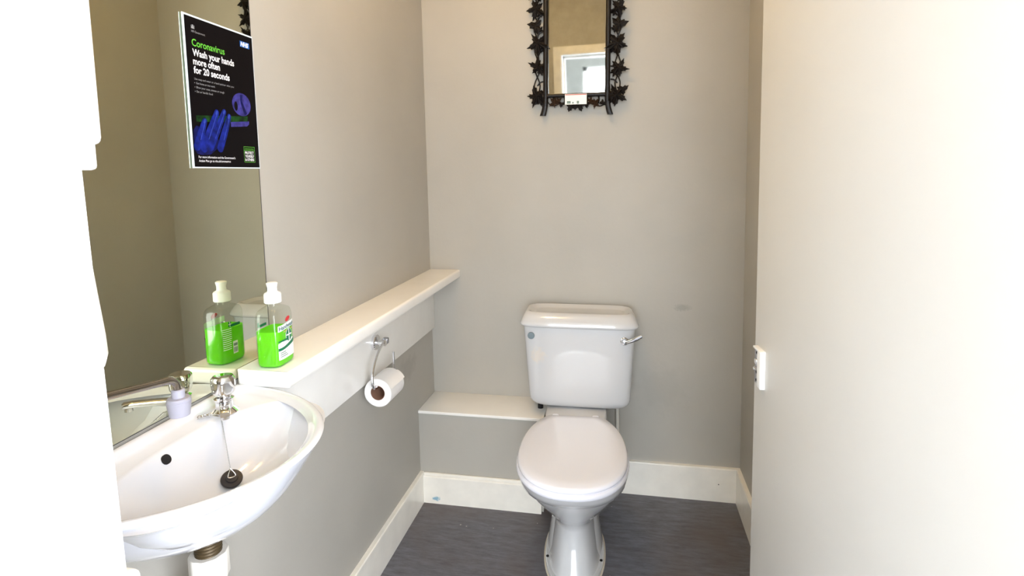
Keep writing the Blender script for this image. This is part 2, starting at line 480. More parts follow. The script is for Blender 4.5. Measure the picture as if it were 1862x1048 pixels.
# hall outside the doorway (seen in the carved mirror; daylight from its end window and an added side window)
HX0, HX1, HY0, HH = -0.30, 1.95, -4.3, 2.95
YO = YD - 0.12
g = G(); g.box((-0.12, YO - 0.001, H), (W + 0.12, YO + 0.1, HH)); g.box((W + 0.12, YO - 0.001, 0), (HX1, YO + 0.1, HH))
struct('wall_hall_near', g, 'paint_hall')
struct('wall_hall_left', G().box((HX0 - 0.1, HY0, 0), (HX0, YO + 0.1, HH)), 'paint_hall_left_dimmed')
WX0, WX1, WZ0, WZ1 = 0.20, 1.60, 0.30, 2.56
g = G(); g.box((HX0, HY0 - 0.12, 0), (WX0, HY0, HH)); g.box((WX1, HY0 - 0.12, 0), (HX1, HY0, HH)); g.box((WX0, HY0 - 0.12, 0), (WX1, HY0, WZ0)); g.box((WX0, HY0 - 0.12, WZ1), (WX1, HY0, HH))
struct('wall_hall_far', g, 'paint_hall_far_dimmed')
SY0, SY1, SZ0, SZ1 = -4.15, -2.30, 0.25, 2.5
g = G(); g.box((HX1, HY0, 0), (HX1 + 0.12, SY0, HH)); g.box((HX1, SY1, 0), (HX1 + 0.12, YO + 0.1, HH)); g.box((HX1, SY0, 0), (HX1 + 0.12, SY1, SZ0)); g.box((HX1, SY0, SZ1), (HX1 + 0.12, SY1, HH))
struct('wall_hall_right', g, 'paint_hall')
struct('ceiling_hall', G().box((HX0 - 0.1, HY0 - 0.12, HH), (HX1 + 0.12, YO + 0.1, HH + 0.05)), 'ceiling_white')
def window(name, quad, frame, mat):
    w = G()
    for a, b in frame: w.box(a, b, 0.004)
    o = struct(name, w, 'white_paint')
    G().box(*quad).make('pane', mat, o)
t = 0.05
window('window_1', ((WX0, HY0 - 0.09, WZ0), (WX1, HY0 - 0.08, WZ1)),
       [((WX0, HY0 - 0.075, WZ0), (WX0 + t, HY0 - 0.03, WZ1)), ((WX1 - t, HY0 - 0.075, WZ0), (WX1, HY0 - 0.03, WZ1)),
        ((WX0, HY0 - 0.075, WZ0), (WX1, HY0 - 0.03, WZ0 + t)), ((WX0, HY0 - 0.075, WZ1 - t), (WX1, HY0 - 0.03, WZ1)),
        (((WX0 + WX1) / 2 - 0.02, HY0 - 0.075, WZ0), ((WX0 + WX1) / 2 + 0.02, HY0 - 0.03, WZ1))], 'window_light_far')
window('window_added', ((HX1 + 0.08, SY0, SZ0), (HX1 + 0.09, SY1, SZ1)),  # unseen window, added and sized to light the jamb and low left wall
       [((HX1 + 0.03, SY0, SZ0), (HX1 + 0.075, SY0 + t, SZ1)), ((HX1 + 0.03, SY1 - t, SZ0), (HX1 + 0.075, SY1, SZ1)),
        ((HX1 + 0.03, SY0, SZ0), (HX1 + 0.075, SY1, SZ0 + t)), ((HX1 + 0.03, SY0, SZ1 - t), (HX1 + 0.075, SY1, SZ1)),
        ((HX1 + 0.03, (SY0 + SY1) / 2 - 0.02, SZ0), (HX1 + 0.075, (SY0 + SY1) / 2 + 0.02, SZ1))], 'window_light_added')

# ================================================================== CEILING LAMP
lp = empty('ceiling_lamp', (0.40, -0.96, H), 'round opal ceiling lamp above the middle of the small room', 'lamp')
G().lathe([(0.07, 0), (0.07, -0.02), (0.05, -0.03)], 32).xf(Matrix.Translation((0.40, -0.96, H))).make('base', 'white_paint', lp)
G().lathe([(0.02, -0.16)] + [(0.095 * math.cos(a), -0.095 + 0.068 * math.sin(a)) for a in [(-80 + 16 * i) * PI / 180 for i in range(10)]] + [(0.05, -0.028)], 32).xf(Matrix.Translation((0.40, -0.96, H))).make('shade', 'lamp_glow', lp)

# ================================================================== TOILET
to = empty('toilet', (0.637, 0, 0), 'white close-coupled ceramic toilet with closed lid', 'toilet', rotz=math.radians(2.6))
def egg(cy, a, lf, lb, z, clip=None, p=2.15, n=64):
    r = []
    for j in range(n):
        t_ = 2 * PI * j / n; c, s_ = math.cos(t_), math.sin(t_)
        x = a * math.copysign(abs(c) ** (2 / p), c); y = abs(s_) ** (2 / p)
        y = cy + lb * y if s_ > 0 else cy - lf * y
        if clip is not None: y = min(y, clip)
        r.append((x, y, z))
    return r
g = G()
rings = []
CB = -0.245
for (z, a, front, cy, p) in [(0.0, 0.094, -0.598, -0.36, 2.6), (0.012, 0.092, -0.594, -0.36, 2.6), (0.05, 0.082, -0.570, -0.36, 2.6), (0.11, 0.073, -0.545, -0.36, 2.5),
                             (0.155, 0.069, -0.534, -0.36, 2.4), (0.170, 0.0715, -0.537, -0.37, 2.3), (0.185, 0.080, -0.546, -0.39, 2.2), (0.215, 0.100, -0.575, -0.41, 2.2), (0.26, 0.126, -0.620, -0.45, 2.2), (0.30, 0.145, -0.658, -0.48, 2.2),
                             (0.338, 0.160, -0.692, -0.50, 2.2), (0.352, 0.165, -0.702, -0.50, 2.2), (0.3555, 0.172, -0.715, -0.505, 2.2), (0.361, 0.176, -0.728, -0.51, 2.2), (0.382, 0.180, -0.744, -0.515, 2.2), (0.396, 0.182, -0.751, -0.515, 2.2), (0.402, 0.177, -0.745, -0.515, 2.2)]:
    rings.append(egg(cy, a, cy - 0 - front, -0.20 - cy + 0.02, z, p=p))
g.loft(rings)
g.make('pan', 'ceramic', to, local=True, smooth=50)
# rear platform that carries the cistern, and trapway down to the floor
g = G()
g.loft([[(x, y, z) for x, y in se(a, b, 5, 40, 0, cy)] for (z, a, b, cy) in [(0.0, 0.075, 0.11, -0.24), (0.14, 0.07, 0.10, -0.235), (0.24, 0.085, 0.105, -0.20), (0.32, 0.112, 0.118, -0.165), (0.40, 0.119, 0.125, -0.163), (0.424, 0.117, 0.123, -0.163), (0.4285, 0.112, 0.118, -0.163)]])
pf = g.make('pan_platform', 'ceramic', to, local=True, smooth=50)
# foot flange with a screw hole each side and the seal round it
g = G()
g.loft([egg(-0.40, a, 0.215, 0.20, z, p=2.2) for z, a in ((0.002, 0.104), (0.012, 0.103), (0.016, 0.099))])
ff = g.make('foot', 'ceramic', to, local=True)
G().loft([egg(-0.40, a, 0.215 + a - 0.104, 0.205, z, p=2.2) for z, a in ((0.0, 0.109), (0.004, 0.106))]).make('floor_seal', 'sealant', to, local=True)
for sx in (-1, 1):
    G().lathe([(0.005, 0), (0.005, 0.003)], 12).xf(Matrix.Translation((sx * 0.0925, -0.47, 0.0155))).make('screw_hole', 'dark_hole', ff, local=True)
# wider rear skirt of the pedestal
g = G()
g.loft([egg(-0.36, a, lf, lb, z, p=2.2) for z, a, lf, lb in ((0.014, 0.099, 0.175, 0.18), (0.05, 0.094, 0.155, 0.175), (0.10, 0.085, 0.130, 0.17), (0.15, 0.076, 0.105, 0.165), (0.20, 0.068, 0.085, 0.16), (0.23, 0.060, 0.070, 0.15))])
g.make('foot_skirt', 'ceramic', to, local=True)
# seat ring and lid
def seatring(s, z, a=0.183, lf=0.237, lb=0.298, cy=-0.530, clip=-0.268):
    return egg(cy, a * s, lf * s, lb, z, clip=clip, p=2.25)
G().loft([seatring(0.975, 0.403), seatring(0.992, 0.406), seatring(1.0, 0.412), seatring(0.998, 0.419), seatring(0.985, 0.4225)]).make('seat', 'seat_plastic', to, local=True, smooth=50)
g = G()
g.loft([seatring(0.950, 0.4235, clip=-0.262), seatring(0.972, 0.426, clip=-0.262), seatring(0.976, 0.431, clip=-0.262), seatring(0.962, 0.437, clip=-0.264), seatring(0.935, 0.4405, clip=-0.272),
        seatring(0.80, 0.4425, lb=0.25, clip=-0.30), seatring(0.5, 0.4435, lb=0.17, clip=-0.36), seatring(0.15, 0.444, lb=0.05)])
ld = g.make('lid', 'seat_plastic', to, local=True, smooth=60)
for sx in (-1, 1):
    G().loft([[(sx * 0.075 + x, y, z) for x, y in se(0.016, 0.016, 3, 20, 0, -0.262)] for z in (0.416, 0.432)] + [[(sx * 0.075 + x, y, 0.436) for x, y in se(0.012, 0.012, 3, 20, 0, -0.262)]]).make('hinge', 'seat_plastic', to, local=True)
# cistern
CSH = 0.012
def croll(x, z): return z - (x) * 0.014
def cring(hw, y0, y1, z, p=5.5):
    return [(x + CSH, y, croll(x, z)) for x, y in se(hw, (y1 - y0) / 2, p, 64, 0, (y0 + y1) / 2)]
g = G(); rings = []
rr = 0.042
for i in range(7):
    a = i / 6 * PI / 2
    ins = rr * (1 - math.sin(a)); z = 0.430 + rr * (1 - math.cos(a))
    rings.append(cring(0.1985 - ins, -0.196 + ins * 0.8, -0.03, z))
for i in range(1, 7):
    tt = i / 6
    rings.append(cring(0.1985 + 0.018 * tt, -0.196 - 0.012 * tt, -0.03, 0.472 + (0.757 - 0.472) * tt))
g.loft(rings)
ci = g.make('cistern', 'ceramic', to, local=True, smooth=50)
g = G()
g.loft([cring(0.224, -0.214, -0.026, 0.7575), cring(0.2285, -0.2185, -0.024, 0.762), cring(0.229, -0.219, -0.024, 0.768), cring(0.222, -0.213, -0.025, 0.782), cring(0.214, -0.200, -0.027, 0.799), cring(0.207, -0.190, -0.029, 0.808), cring(0.201, -0.183, -0.031, 0.8105),
        cring(0.194, -0.176, -0.036, 0.8085), cring(0.182, -0.166, -0.046, 0.7995), cring(0.172, -0.158, -0.054, 0.7975)])
g.make('cistern_lid', 'ceramic', to, local=True, smooth=50)
# blanking button left, chrome lever right
G().lathe([(0.0135, 0), (0.0135, 0.003), (0.012, 0.0042), (0.004, 0.0045)], 28).xf(Matrix.Translation((-0.170, -0.2045, 0.726)) @ Matrix.Rotation(PI / 2, 4, 'X')).make('blanking_button', 'button_grey', to, local=True, label='grey round blanking button')
lv = G().lathe([(0.0155, 0), (0.0155, 0.004), (0.012, 0.006), (0.012, 0.014), (0.009, 0.019), (0.003, 0.0205)], 24).xf(Matrix.Translation((0.184, -0.2055, 0.713)) @ Matrix.Rotation(PI / 2, 4, 'X')).make('flush_lever', 'chrome', to, local=True, label='chrome flush lever')
g = G(); pth = spline([(0.184, -0.222, 0.711), (0.204, -0.226, 0.719), (0.225, -0.230, 0.729), (0.246, -0.233, 0.741)], 6)
rings = []
for i, p in enumerate(pth):
    f = i / (len(pth) - 1); hw = 0.0045 + 0.0035 * math.sin(f * PI * 0.85) ; th = 0.003
    tdir = Vector((0.88, 0, 0.47)); nd = Vector((-0.47, 0, 0.88))
    rings.append([p + nd * hw * math.cos(2 * PI * k / 12) + Vector((0, 1, 0)) * th * math.sin(2 * PI * k / 12) for k in range(12)])
g.loft(rings); g.make('lever_arm', 'chrome', lv, local=True)
# overflow nut under the cistern
G().lathe([(0.011, 0), (0.011, 0.03)], 16).xf(Matrix.Translation((-0.145, -0.13, 0.405))).make('overflow_nut', 'dark_hole', to, local=True)
# water pipe rising behind
wp = G().tube([(0.803, -0.030, 0.0), (0.803, -0.030, 0.25), (0.803, -0.032, 0.427)], 0.0075, 12).make('water_pipe', 'pvc_white')
tag(wp, 'thin cream water pipe rising behind the toilet to the cistern', 'pipe')

# ================================================================== SHELF
sh = empty('wall_shelf', (0, -0.63, 0.683), 'long cream gloss shelf with apron board on the left wall', 'shelf')
poly = []
NE = -1.262; XB = 0.0075; XF = 0.135
poly += [(0.0, -0.0005), (0.0, -1.128), (XB, -1.128)]
for i in range(6):
    a = PI + i / 5 * PI / 2
    poly.append((XB + 0.012 + 0.012 * math.cos(a), NE + 0.012 + 0.012 * math.sin(a)))
poly += [(XF - 0.004, NE), (XF, NE + 0.004), (XF, -0.0005)]
bmm = bmesh.new()
vb = [bmm.verts.new((x, y, 0.906)) for x, y in poly]
fa = bmm.faces.new(vb)
ex = bmesh.ops.extrude_face_region(bmm, geom=[fa])
for e in ex['geom']:
    if isinstance(e, bmesh.types.BMVert): e.co.z = 0.942
bmesh.ops.recalc_face_normals(bmm, faces=bmm.faces)
ed = []
for e in bmm.edges:
    a, b = e.verts
    if abs(a.co.z - b.co.z) < 1e-6 and (min(a.co.x, b.co.x) > XF - 0.006 or max(a.co.y, b.co.y) < NE + 0.006): ed.append(e)
bmesh.ops.bevel(bmm, geom=ed, offset=0.009, segments=4, profile=0.5, affect='EDGES')
bmm.verts.index_update()
obj('board', [v.co.copy() for v in bmm.verts], [[v.index for v in f.verts] for f in bmm.faces], 'cream_gloss', sh)
bmm.free()
G().box((0, -1.255, 0.683), (0.012, -0.0005, 0.907), 0.0015).make('apron', 'cream_gloss', sh)

# ================================================================== WALL MIRROR (left)
wm = empty('wall_mirror', (0, -1.37, 0.919), 'tall frameless mirror on the left wall above the washbasin', 'mirror')
MZ0, MZ1, MY0, MY1 = 0.919, 2.05, -1.635, -1.133
G().box((0.0005, MY0, MZ0), (0.0045, MY1, MZ1)).make('backing', 'mirror_edge', wm, label='dark edge of the glass')
G().box((0.0045, MY0 + 0.0005, MZ0 + 0.0022), (0.0058, MY1 - 0.0042, MZ1 - 0.0005)).make('glass', 'mirror_glass', wm, smooth=0)

# ================================================================== POSTER on the mirror
po = empty('poster', (0.007, -1.2375, 1.373), 'black laminated handwashing poster stuck to the wall mirror', 'poster')
PX = 0.0095
def sheet(y0, y1, z0, z1, x, name, mat, par, th=0.0004, label=None):
    return G().box((x - th, y0, z0), (x, y1, z1)).make(name, mat, par, smooth=0, label=label)
pouch = sheet(-1.3400, -1.1370, 1.3728, 1.6655, PX, 'laminate_pouch', 'laminate', po, th=0.0012, label='clear white laminate border')
sheet(-1.3355, -1.1392, 1.3752, 1.6620, PX + 0.0003, 'black_ground', 'ink_black', po)
LX = PX + 0.0005
def PL(dx=0.0): return lambda u, v: (LX + dx, u, v)
def flat(name, pts, mat, dx=0.0):
    return obj(name, [(LX + dx, a, b) for a, b in pts], [tuple(range(len(pts)))], mat, po, smooth=0)
# crest
g = G()
for (y0, y1, z0, z1) in ((-1.318, -1.3125, 1.640, 1.6445), (-1.317, -1.3135, 1.6445, 1.6475), (-1.3195, -1.3185, 1.640, 1.6465), (-1.312, -1.311, 1.640, 1.6465)):
    g.add([(LX, y0, z0), (LX, y1, z0), (LX, y1, z1), (LX, y0, z1)], [(0, 1, 2, 3)])
g.make('crest', 'ink_grey', po, smooth=0)
text_on('lettering', 'HM Government', 'ink_grey', po, PL(), -1.3195, 1.6330, 0.036, 0.0042)
text_on('lettering', 'Coronavirus', 'ink_green', po, PL(), -1.3205, 1.6075, 0.090, 0.0135, 0.012)
text_on('lettering', 'Wash your hands', 'ink_white', po, PL(), -1.3205, 1.5890, 0.117, 0.0130, 0.025)
text_on('lettering', 'more often', 'ink_white', po, PL(), -1.3205, 1.5725, 0.073, 0.0130, 0.025)
text_on('lettering', 'for 20 seconds', 'ink_white', po, PL(), -1.3205, 1.5560, 0.100, 0.0130, 0.025)
text_on('lettering', 'Use soap and water or a hand sanitiser when you:', 'ink_grey', po, PL(), -1.3205, 1.5432, 0.112, 0.0040)
for body, z, w_ in (('Get home or into work', 1.5352, 0.051), ('Blow your nose, sneeze or cough', 1.5272, 0.077), ('Eat or handle food', 1.5192, 0.043)):
    text_on('lettering', body, 'ink_grey', po, PL(), -1.3165, z, w_, 0.0040)
    flat('bullet', [(-1.3205 + 0.0008 * math.cos(i * PI / 4), z + 0.0018 + 0.0008 * math.sin(i * PI / 4)) for i in range(8)], 'ink_grey')
flat('logo_block', [(-1.1805, 1.6355), (-1.1500, 1.6355), (-1.1500, 1.6480), (-1.1805, 1.6480)], 'ink_blue_logo')
text_on('lettering', 'NHS', 'ink_white', po, lambda u, v: (LX + 0.0002, u + (v - 1.6375) * 0.22, v), -1.1790, 1.6375, 0.0245, 0.0088, 0.05)
# picture: door handle, finger marks and a hand under blue light
flat('picture_greenbar', [(-1.323, 1.4625), (-1.171, 1.474), (-1.170, 1.487), (-1.323, 1.4745)], 'ink_leafgreen', 0.0001)
flat('picture_handle', [(-1.226, 1.4600), (-1.174, 1.4650), (-1.1675, 1.4700), (-1.167, 1.4765), (-1.226, 1.4700)], 'ink_purple', 0.0002)
flat('picture_rose', [(-1.188 + 0.030 * math.cos(i * PI / 16), 1.5105 + 0.0245 * math.sin(i * PI / 16)) for i in range(32)], 'ink_purple', 0.0002)
flat('picture_keyhole', [(-1.2065 + 0.0055 * math.cos(i * PI / 8), 1.5055 + 0.010 * math.sin(i * PI / 8)) for i in range(16)], 'ink_black', 0.0004)
flat('picture_shade', [(-1.192, 1.531), (-1.183, 1.532), (-1.186, 1.518), (-1.172, 1.492), (-1.180, 1.488), (-1.191, 1.513)], 'ink_hand_dark', 0.0004)
def finger(tip, base, w0, w1, mat, dx, hl=True):
    t_, b_ = Vector(tip), Vector(base); d_ = (t_ - b_).normalized(); n_ = Vector((-d_.y, d_.x)); pts = []
    for i in range(9):
        a = -PI / 2 + i / 8 * PI
        q = t_ - d_ * w1 + (d_ * math.cos(a) + n_ * math.sin(a)) * w1
        pts.append((q.x, q.y))
    m_ = (t_ * 0.45 + b_ * 0.55) + n_ * w0 * 1.02
    pts.append((m_.x, m_.y))
    for i in range(9):
        a = PI / 2 + i / 8 * PI
        q = b_ + (d_ * math.cos(a) + n_ * math.sin(a)) * w0; pts.append((q.x, q.y))
    m_ = (t_ * 0.45 + b_ * 0.55) - n_ * w0 * 1.02
    pts.append((m_.x, m_.y))
    flat('picture_finger', pts, mat, dx)
    if hl:
        a = t_ - d_ * 0.008 - n_ * w1 * 0.25; b = b_ * 0.75 + t_ * 0.25 - n_ * w0 * 0.4
        hw = 0.0009
        flat('picture_glint', [(a.x - hw, a.y), (a.x + hw, a.y), (b.x + hw, b.y), (b.x - hw, b.y)], 'ink_hand_light', dx + 0.0001)
        c = t_ - d_ * 0.0065
        flat('picture_nail', [(c.x + (d_.x * math.cos(q) * 0.005 + n_.x * math.sin(q) * 0.003), c.y + (d_.y * math.cos(q) * 0.005 + n_.y * math.sin(q) * 0.003)) for q in [k * PI / 6 for k in range(12)]], 'ink_hand_light', dx + 0.0001)
flat('picture_palm', [(-1.3335, 1.445), (-1.325, 1.455), (-1.31, 1.452), (-1.275, 1.440), (-1.262, 1.425), (-1.272, 1.412), (-1.292, 1.4), (-1.315, 1.3985), (-1.327, 1.4005), (-1.3335, 1.408)], 'ink_hand_dark', 0.0005)
finger((-1.2415, 1.494), (-1.290, 1.415), 0.0085, 0.0062, 'ink_hand', 0.0006)
finger((-1.2285, 1.486), (-1.263, 1.414), 0.0088, 0.0060, 'ink_hand', 0.0009)
finger((-1.264, 1.491), (-1.309, 1.412), 0.0090, 0.0064, 'ink_hand', 0.0012)
finger((-1.300, 1.471), (-1.327, 1.415), 0.0088, 0.0062, 'ink_hand', 0.0015)
# badge and footer
y0, y1, z0, z1, b_ = -1.190, -1.154, 1.3865, 1.4205, 0.0007
for q in (((y0, z0), (y1, z0), (y1, z0 + b_), (y0, z0 + b_)), ((y0, z1 - b_), (y1, z1 - b_), (y1, z1), (y0, z1)), ((y0, z0), (y0 + b_, z0), (y0 + b_, z1), (y0, z1)), ((y1 - b_, z0), (y1, z0), (y1, z1), (y1 - b_, z1)), ((y0, 1.4120), (y1, 1.4120), (y1, 1.4127), (y0, 1.4127))):
    flat('badge_border', q, 'ink_green', 0.0001)
text_on('lettering', 'CORONAVIRUS', 'ink_green', po, PL(), -1.1868, 1.4142, 0.0295, 0.0028)
for body, z in (('PROTECT', 1.4045), ('YOURSELF', 1.3970), ('& OTHERS', 1.3895)):
    text_on('lettering', body, 'ink_white', po, PL(), -1.1868, z, 0.0295, 0.0055, 0.03)
text_on('lettering', 'For more information and the Government\u2019s', 'ink_white', po, PL(), -1.3240, 1.3925, 0.105, 0.0043, 0.012)
text_on('lettering', 'Action Plan go to nhs.uk/coronavirus', 'ink_white', po, PL(), -1.3240, 1.3850, 0.090, 0.0043, 0.012)

# ================================================================== WASHBASIN
BY = -1.503
ba = empty('washbasin', (0, BY, 0.75), 'white ceramic wall-hung washbasin below the wall mirror', 'washbasin')
NB = 96; CXB = 0.165
BA, BD2 = 0.255, 0.318
def outer_pt(th):
    dx, dy = math.cos(th), math.sin(th)
    lo, hi = 0.0, 0.6
    for _ in range(40):
        m_ = (lo + hi) / 2; x = CXB + dx * m_; y = dy * m_
        inside = x > 0 and (abs(y) / BA) ** 2.05 + (max(x, 0) / BD2) ** 2.0 < 1
        if inside: lo = m_
        else: hi = m_
    return (CXB + dx * lo, dy * lo)
OUT = [outer_pt(2 * PI * j / NB) for j in range(NB)]
# soften the back corners
for _ in range(2):
    OUT = [((OUT[j - 1][0] + 2 * OUT[j][0] + OUT[(j + 1) % NB][0]) / 4, (OUT[j - 1][1] + 2 * OUT[j][1] + OUT[(j + 1) % NB][1]) / 4) for j in range(NB)]
x_off = min(p[0] for p in OUT); OUT = [(p[0] - x_off + 0.001, p[1]) for p in OUT]
def tilt(x): return 0.0065 * max(0.0, 1 - x / 0.06) ** 1.0
def oring(s, z, cx=0.0, t_=0.0):
    return [(cx * (1 - s) + p[0] * s, BY + p[1] * s, z + t_ * tilt(p[0])) for p in OUT]
def inset(d, z, t_=0.0):
    r = []
    for p in OUT:
        vx, vy = CXB - p[0], -p[1]; l = math.hypot(vx, vy)
        r.append((p[0] + vx / l * d, BY + p[1] + vy / l * d, z + t_ * tilt(p[0])))
    return r
def iring(cx, ax0, ax1, by, z, p=2.3):
    r = []
    for j in range(NB):
        t_ = 2 * PI * j / NB; c, s_ = math.cos(t_), math.sin(t_)
        x = (ax1 if c > 0 else ax0) * math.copysign(abs(c) ** (2 / p), c)
        r.append((cx + x, BY + by * math.copysign(abs(s_) ** (2 / p), s_), z))
    return r
rings = []
for s, z in ((0.20, 0.766), (0.30, 0.769), (0.44, 0.778), (0.56, 0.792), (0.68, 0.812), (0.79, 0.838), (0.875, 0.864), (0.940, 0.884), (0.980, 0.896)):
    rings.append(oring(s, z, 0.12))
rings.append(oring(1.0, 0.903, 0, 0.6))
rings.append(inset(0.003, 0.9075, 0.9))
rings.append(inset(0.009, 0.9085, 1.0))
rings.append(inset(0.016, 0.906, 0.9))
rings.append(inset(0.022, 0.901, 0.4))
rings.append(inset(0.028, 0.897, 0.0))
BOWL = [(0.112, 0.134, 0.217, 0.8965, 2.2), (0.106, 0.130, 0.212, 0.8930, 2.2), (0.099, 0.124, 0.204, 0.885, 2.2), (0.091, 0.117, 0.192, 0.871, 2.2), (0.082, 0.107, 0.174, 0.850, 2.2), (0.071, 0.094, 0.150, 0.829, 2.2),
        (0.057, 0.076, 0.116, 0.812, 2.2), (0.041, 0.053, 0.076, 0.801, 2.1), (0.026, 0.032, 0.034, 0.795, 2), (0.021, 0.021, 0.021, 0.790, 2)]
for a0, a1, by_, z_, p_ in BOWL: rings.append(iring(CXB, a0, a1, by_, z_, p_))
def bowl_z(x, y):
    """height of the bowl's inside at a point"""
    dx, dy = x - CXB, y - BY; pf = None
    for a0, a1, by_, z_, p_ in BOWL:
        f_ = ((abs(dx) / (a1 if dx > 0 else a0)) ** p_ + (abs(dy) / by_) ** p_) ** (1 / p_)
        if f_ > 1:
            if pf is None: return 0.897
            k_ = (1 - pf[0]) / (f_ - pf[0]); return pf[1] + (z_ - pf[1]) * k_
        pf = (f_, z_)
    return 0.79
G().loft(rings).make('bowl', 'ceramic_basin', ba, smooth=60)
# drain and overflow
G().lathe([(0.022, 0), (0.022, 0.002), (0.018, 0.003), (0.015, 0.001)], 24).xf(Matrix.Translation((CXB, BY, 0.792))).make('drain', 'chrome', ba)
ovn = Vector((0.84, 0, 0.54)).normalized(); ovp = Vector((0.0680, -1.5165, 0.8825)) + ovn * 0.0006
ovr = Vector((0, 0, 1)).rotation_difference(ovn).to_matrix().to_4x4()
ovd = G().loft([[(x, y, z) for x, y in se(0.0085, 0.0085, 2, 24)] for z in (-0.004, 0.0016)]).xf(Matrix.Translation(ovp) @ ovr).make('overflow_hole', 'dark_hole', ba, label='dark oval overflow hole')
# tap
tp = Vector((0.054, -1.3555, 0.0)); TZ = 0.8925
tap = G().lathe([(0.026, 0), (0.026, 0.004), (0.021, 0.008), (0.0165, 0.012), (0.0155, 0.024), (0.0185, 0.028), (0.0185, 0.031), (0.0125, 0.034), (0.0115, 0.040)], 28).xf(Matrix.Translation((tp.x, tp.y, TZ))).make('tap', 'chrome', ba, label='chrome pillar tap')
g = G(); rings = []
NH = 48
for z, r, am in ((0.036, 0.012, 0), (0.040, 0.0185, 0.05), (0.045, 0.0215, 0.10), (0.056, 0.0225, 0.13), (0.065, 0.0225, 0.11), (0.071, 0.0215, 0.05), (0.0745, 0.0185, 0.0), (0.0755, 0.012, 0)):
    rings.append([(tp.x + r * (1 - am * (0.5 - 0.5 * math.cos(4 * (2 * PI * j / NH)))) * math.cos(2 * PI * j / NH + 0.4), tp.y + r * (1 - am * (0.5 - 0.5 * math.cos(4 * (2 * PI * j / NH)))) * math.sin(2 * PI * j / NH + 0.4), TZ + z) for j in range(NH)])
g.loft(rings); g.make('tap_head', 'chrome', tap)
sd = Vector((0.64, -0.77, 0)).normalized(); sn = Vector((-sd.y, sd.x, 0))
g = G(); rings = []
for d_, zc, hw, hh in ((0.006, 0.0195, 0.011, 0.0085), (0.02, 0.022, 0.0105, 0.0075), (0.05, 0.029, 0.0095, 0.006), (0.08, 0.034, 0.009, 0.0055), (0.094, 0.0345, 0.009, 0.0055), (0.098, 0.033, 0.008, 0.0045)):
    c = Vector((tp.x, tp.y, TZ + zc)) + sd * d_
    rings.append([c + sn * x + Vector((0, 0, z)) for x, z in se(hw, hh, 4, 20)])
g.loft(rings); g.make('spout', 'chrome', tap)
c = Vector((tp.x, tp.y, TZ + 0.0225)) + sd * 0.087
G().lathe([(0.008, 0), (0.008, 0.009)], 20).xf(Matrix.Translation(c)).make('spout_nozzle', 'chrome', tap)

# plug on its chain
_px, _py = 0.134, -1.447
plug_c = Vector((_px, _py, bowl_z(_px, _py) + 0.0125))
_e = 0.008
pl = empty('sink_plug', tuple(plug_c), 'black rubber basin plug hanging on a bead chain in the washbasin', 'plug')
pn = Vector((-(bowl_z(_px + _e, _py) - bowl_z(_px - _e, _py)) / (2 * _e), -(bowl_z(_px, _py + _e) - bowl_z(_px, _py - _e)) / (2 * _e), 1)).normalized()
pn = (pn * 0.55 + Vector((0.42, -0.55, 0.72)) * 0.45).normalized()
pr = Vector((0, 0, 1)).rotation_difference(pn).to_matrix().to_4x4()
PMx = Matrix.Translation(plug_c) @ pr
G().lathe([(0.0125, -0.007), (0.0138, -0.003), (0.0172, -0.002), (0.0182, 0.001), (0.017, 0.003), (0.0105, 0.0038), (0.0095, 0.006), (0.003, 0.0066)], 32).xf(PMx).make('stopper', 'black_rubber', pl)
top = PMx @ Vector((0, 0, 0.006))
upv = (Vector((0.063, -1.385, 0.905)) - top).normalized()
sidev = pn.cross(upv).normalized()
tri = [top - sidev * 0.006 + pn * 0.002, top + sidev * 0.006 + pn * 0.002, top + upv * 0.014 + pn * 0.004]
G().tube(spline([tri[2], tri[0], tri[1], tri[2]], 5), 0.0009, 6).make('ring', 'chrome', pl)
anchor = Vector((0.070, -1.386, 0.8990))
cp = [tri[2].lerp(anchor, k / 40) for k in range(40)]
cp = [Vector((q.x, q.y, max(q.z, bowl_z(q.x, q.y) + 0.0018))) for q in cp]
cp += spline([anchor, Vector((0.060, -1.383, 0.9005)), Vector((0.047, -1.388, 0.9020)), Vector((0.053, -1.396, 0.9030)), Vector((0.040, -1.394, 0.9015)), Vector((0.046, -1.404, 0.9030)), Vector((0.036, -1.406, 0.9015))], 10)
g = G()
g.tube(cp, 0.0007, 5)
for q in cp[::2]:
    g.add([q + Vector(v) * 0.0016 for v in ((1, 0, 0), (-1, 0, 0), (0, 1, 0), (0, -1, 0), (0, 0, 1), (0, 0, -1))], [(0, 2, 4), (2, 1, 4), (1, 3, 4), (3, 0, 4), (2, 0, 5), (1, 2, 5), (3, 1, 5), (0, 3, 5)])
g.make('chain', 'chrome_dull', pl)
for i, q in enumerate((Vector((0.036, -1.401, 0.9025)), Vector((0.049, -1.389, 0.903)), Vector((0.042, -1.397, 0.9035)))):
    G().tube([q + Vector((math.cos(k * PI / 5) * 0.0055, math.sin(k * PI / 5) * 0.004, 0.001 * math.sin(k * 2.1 + i))) for k in range(11)], 0.0011, 6).make('chain_link', 'chrome', pl)

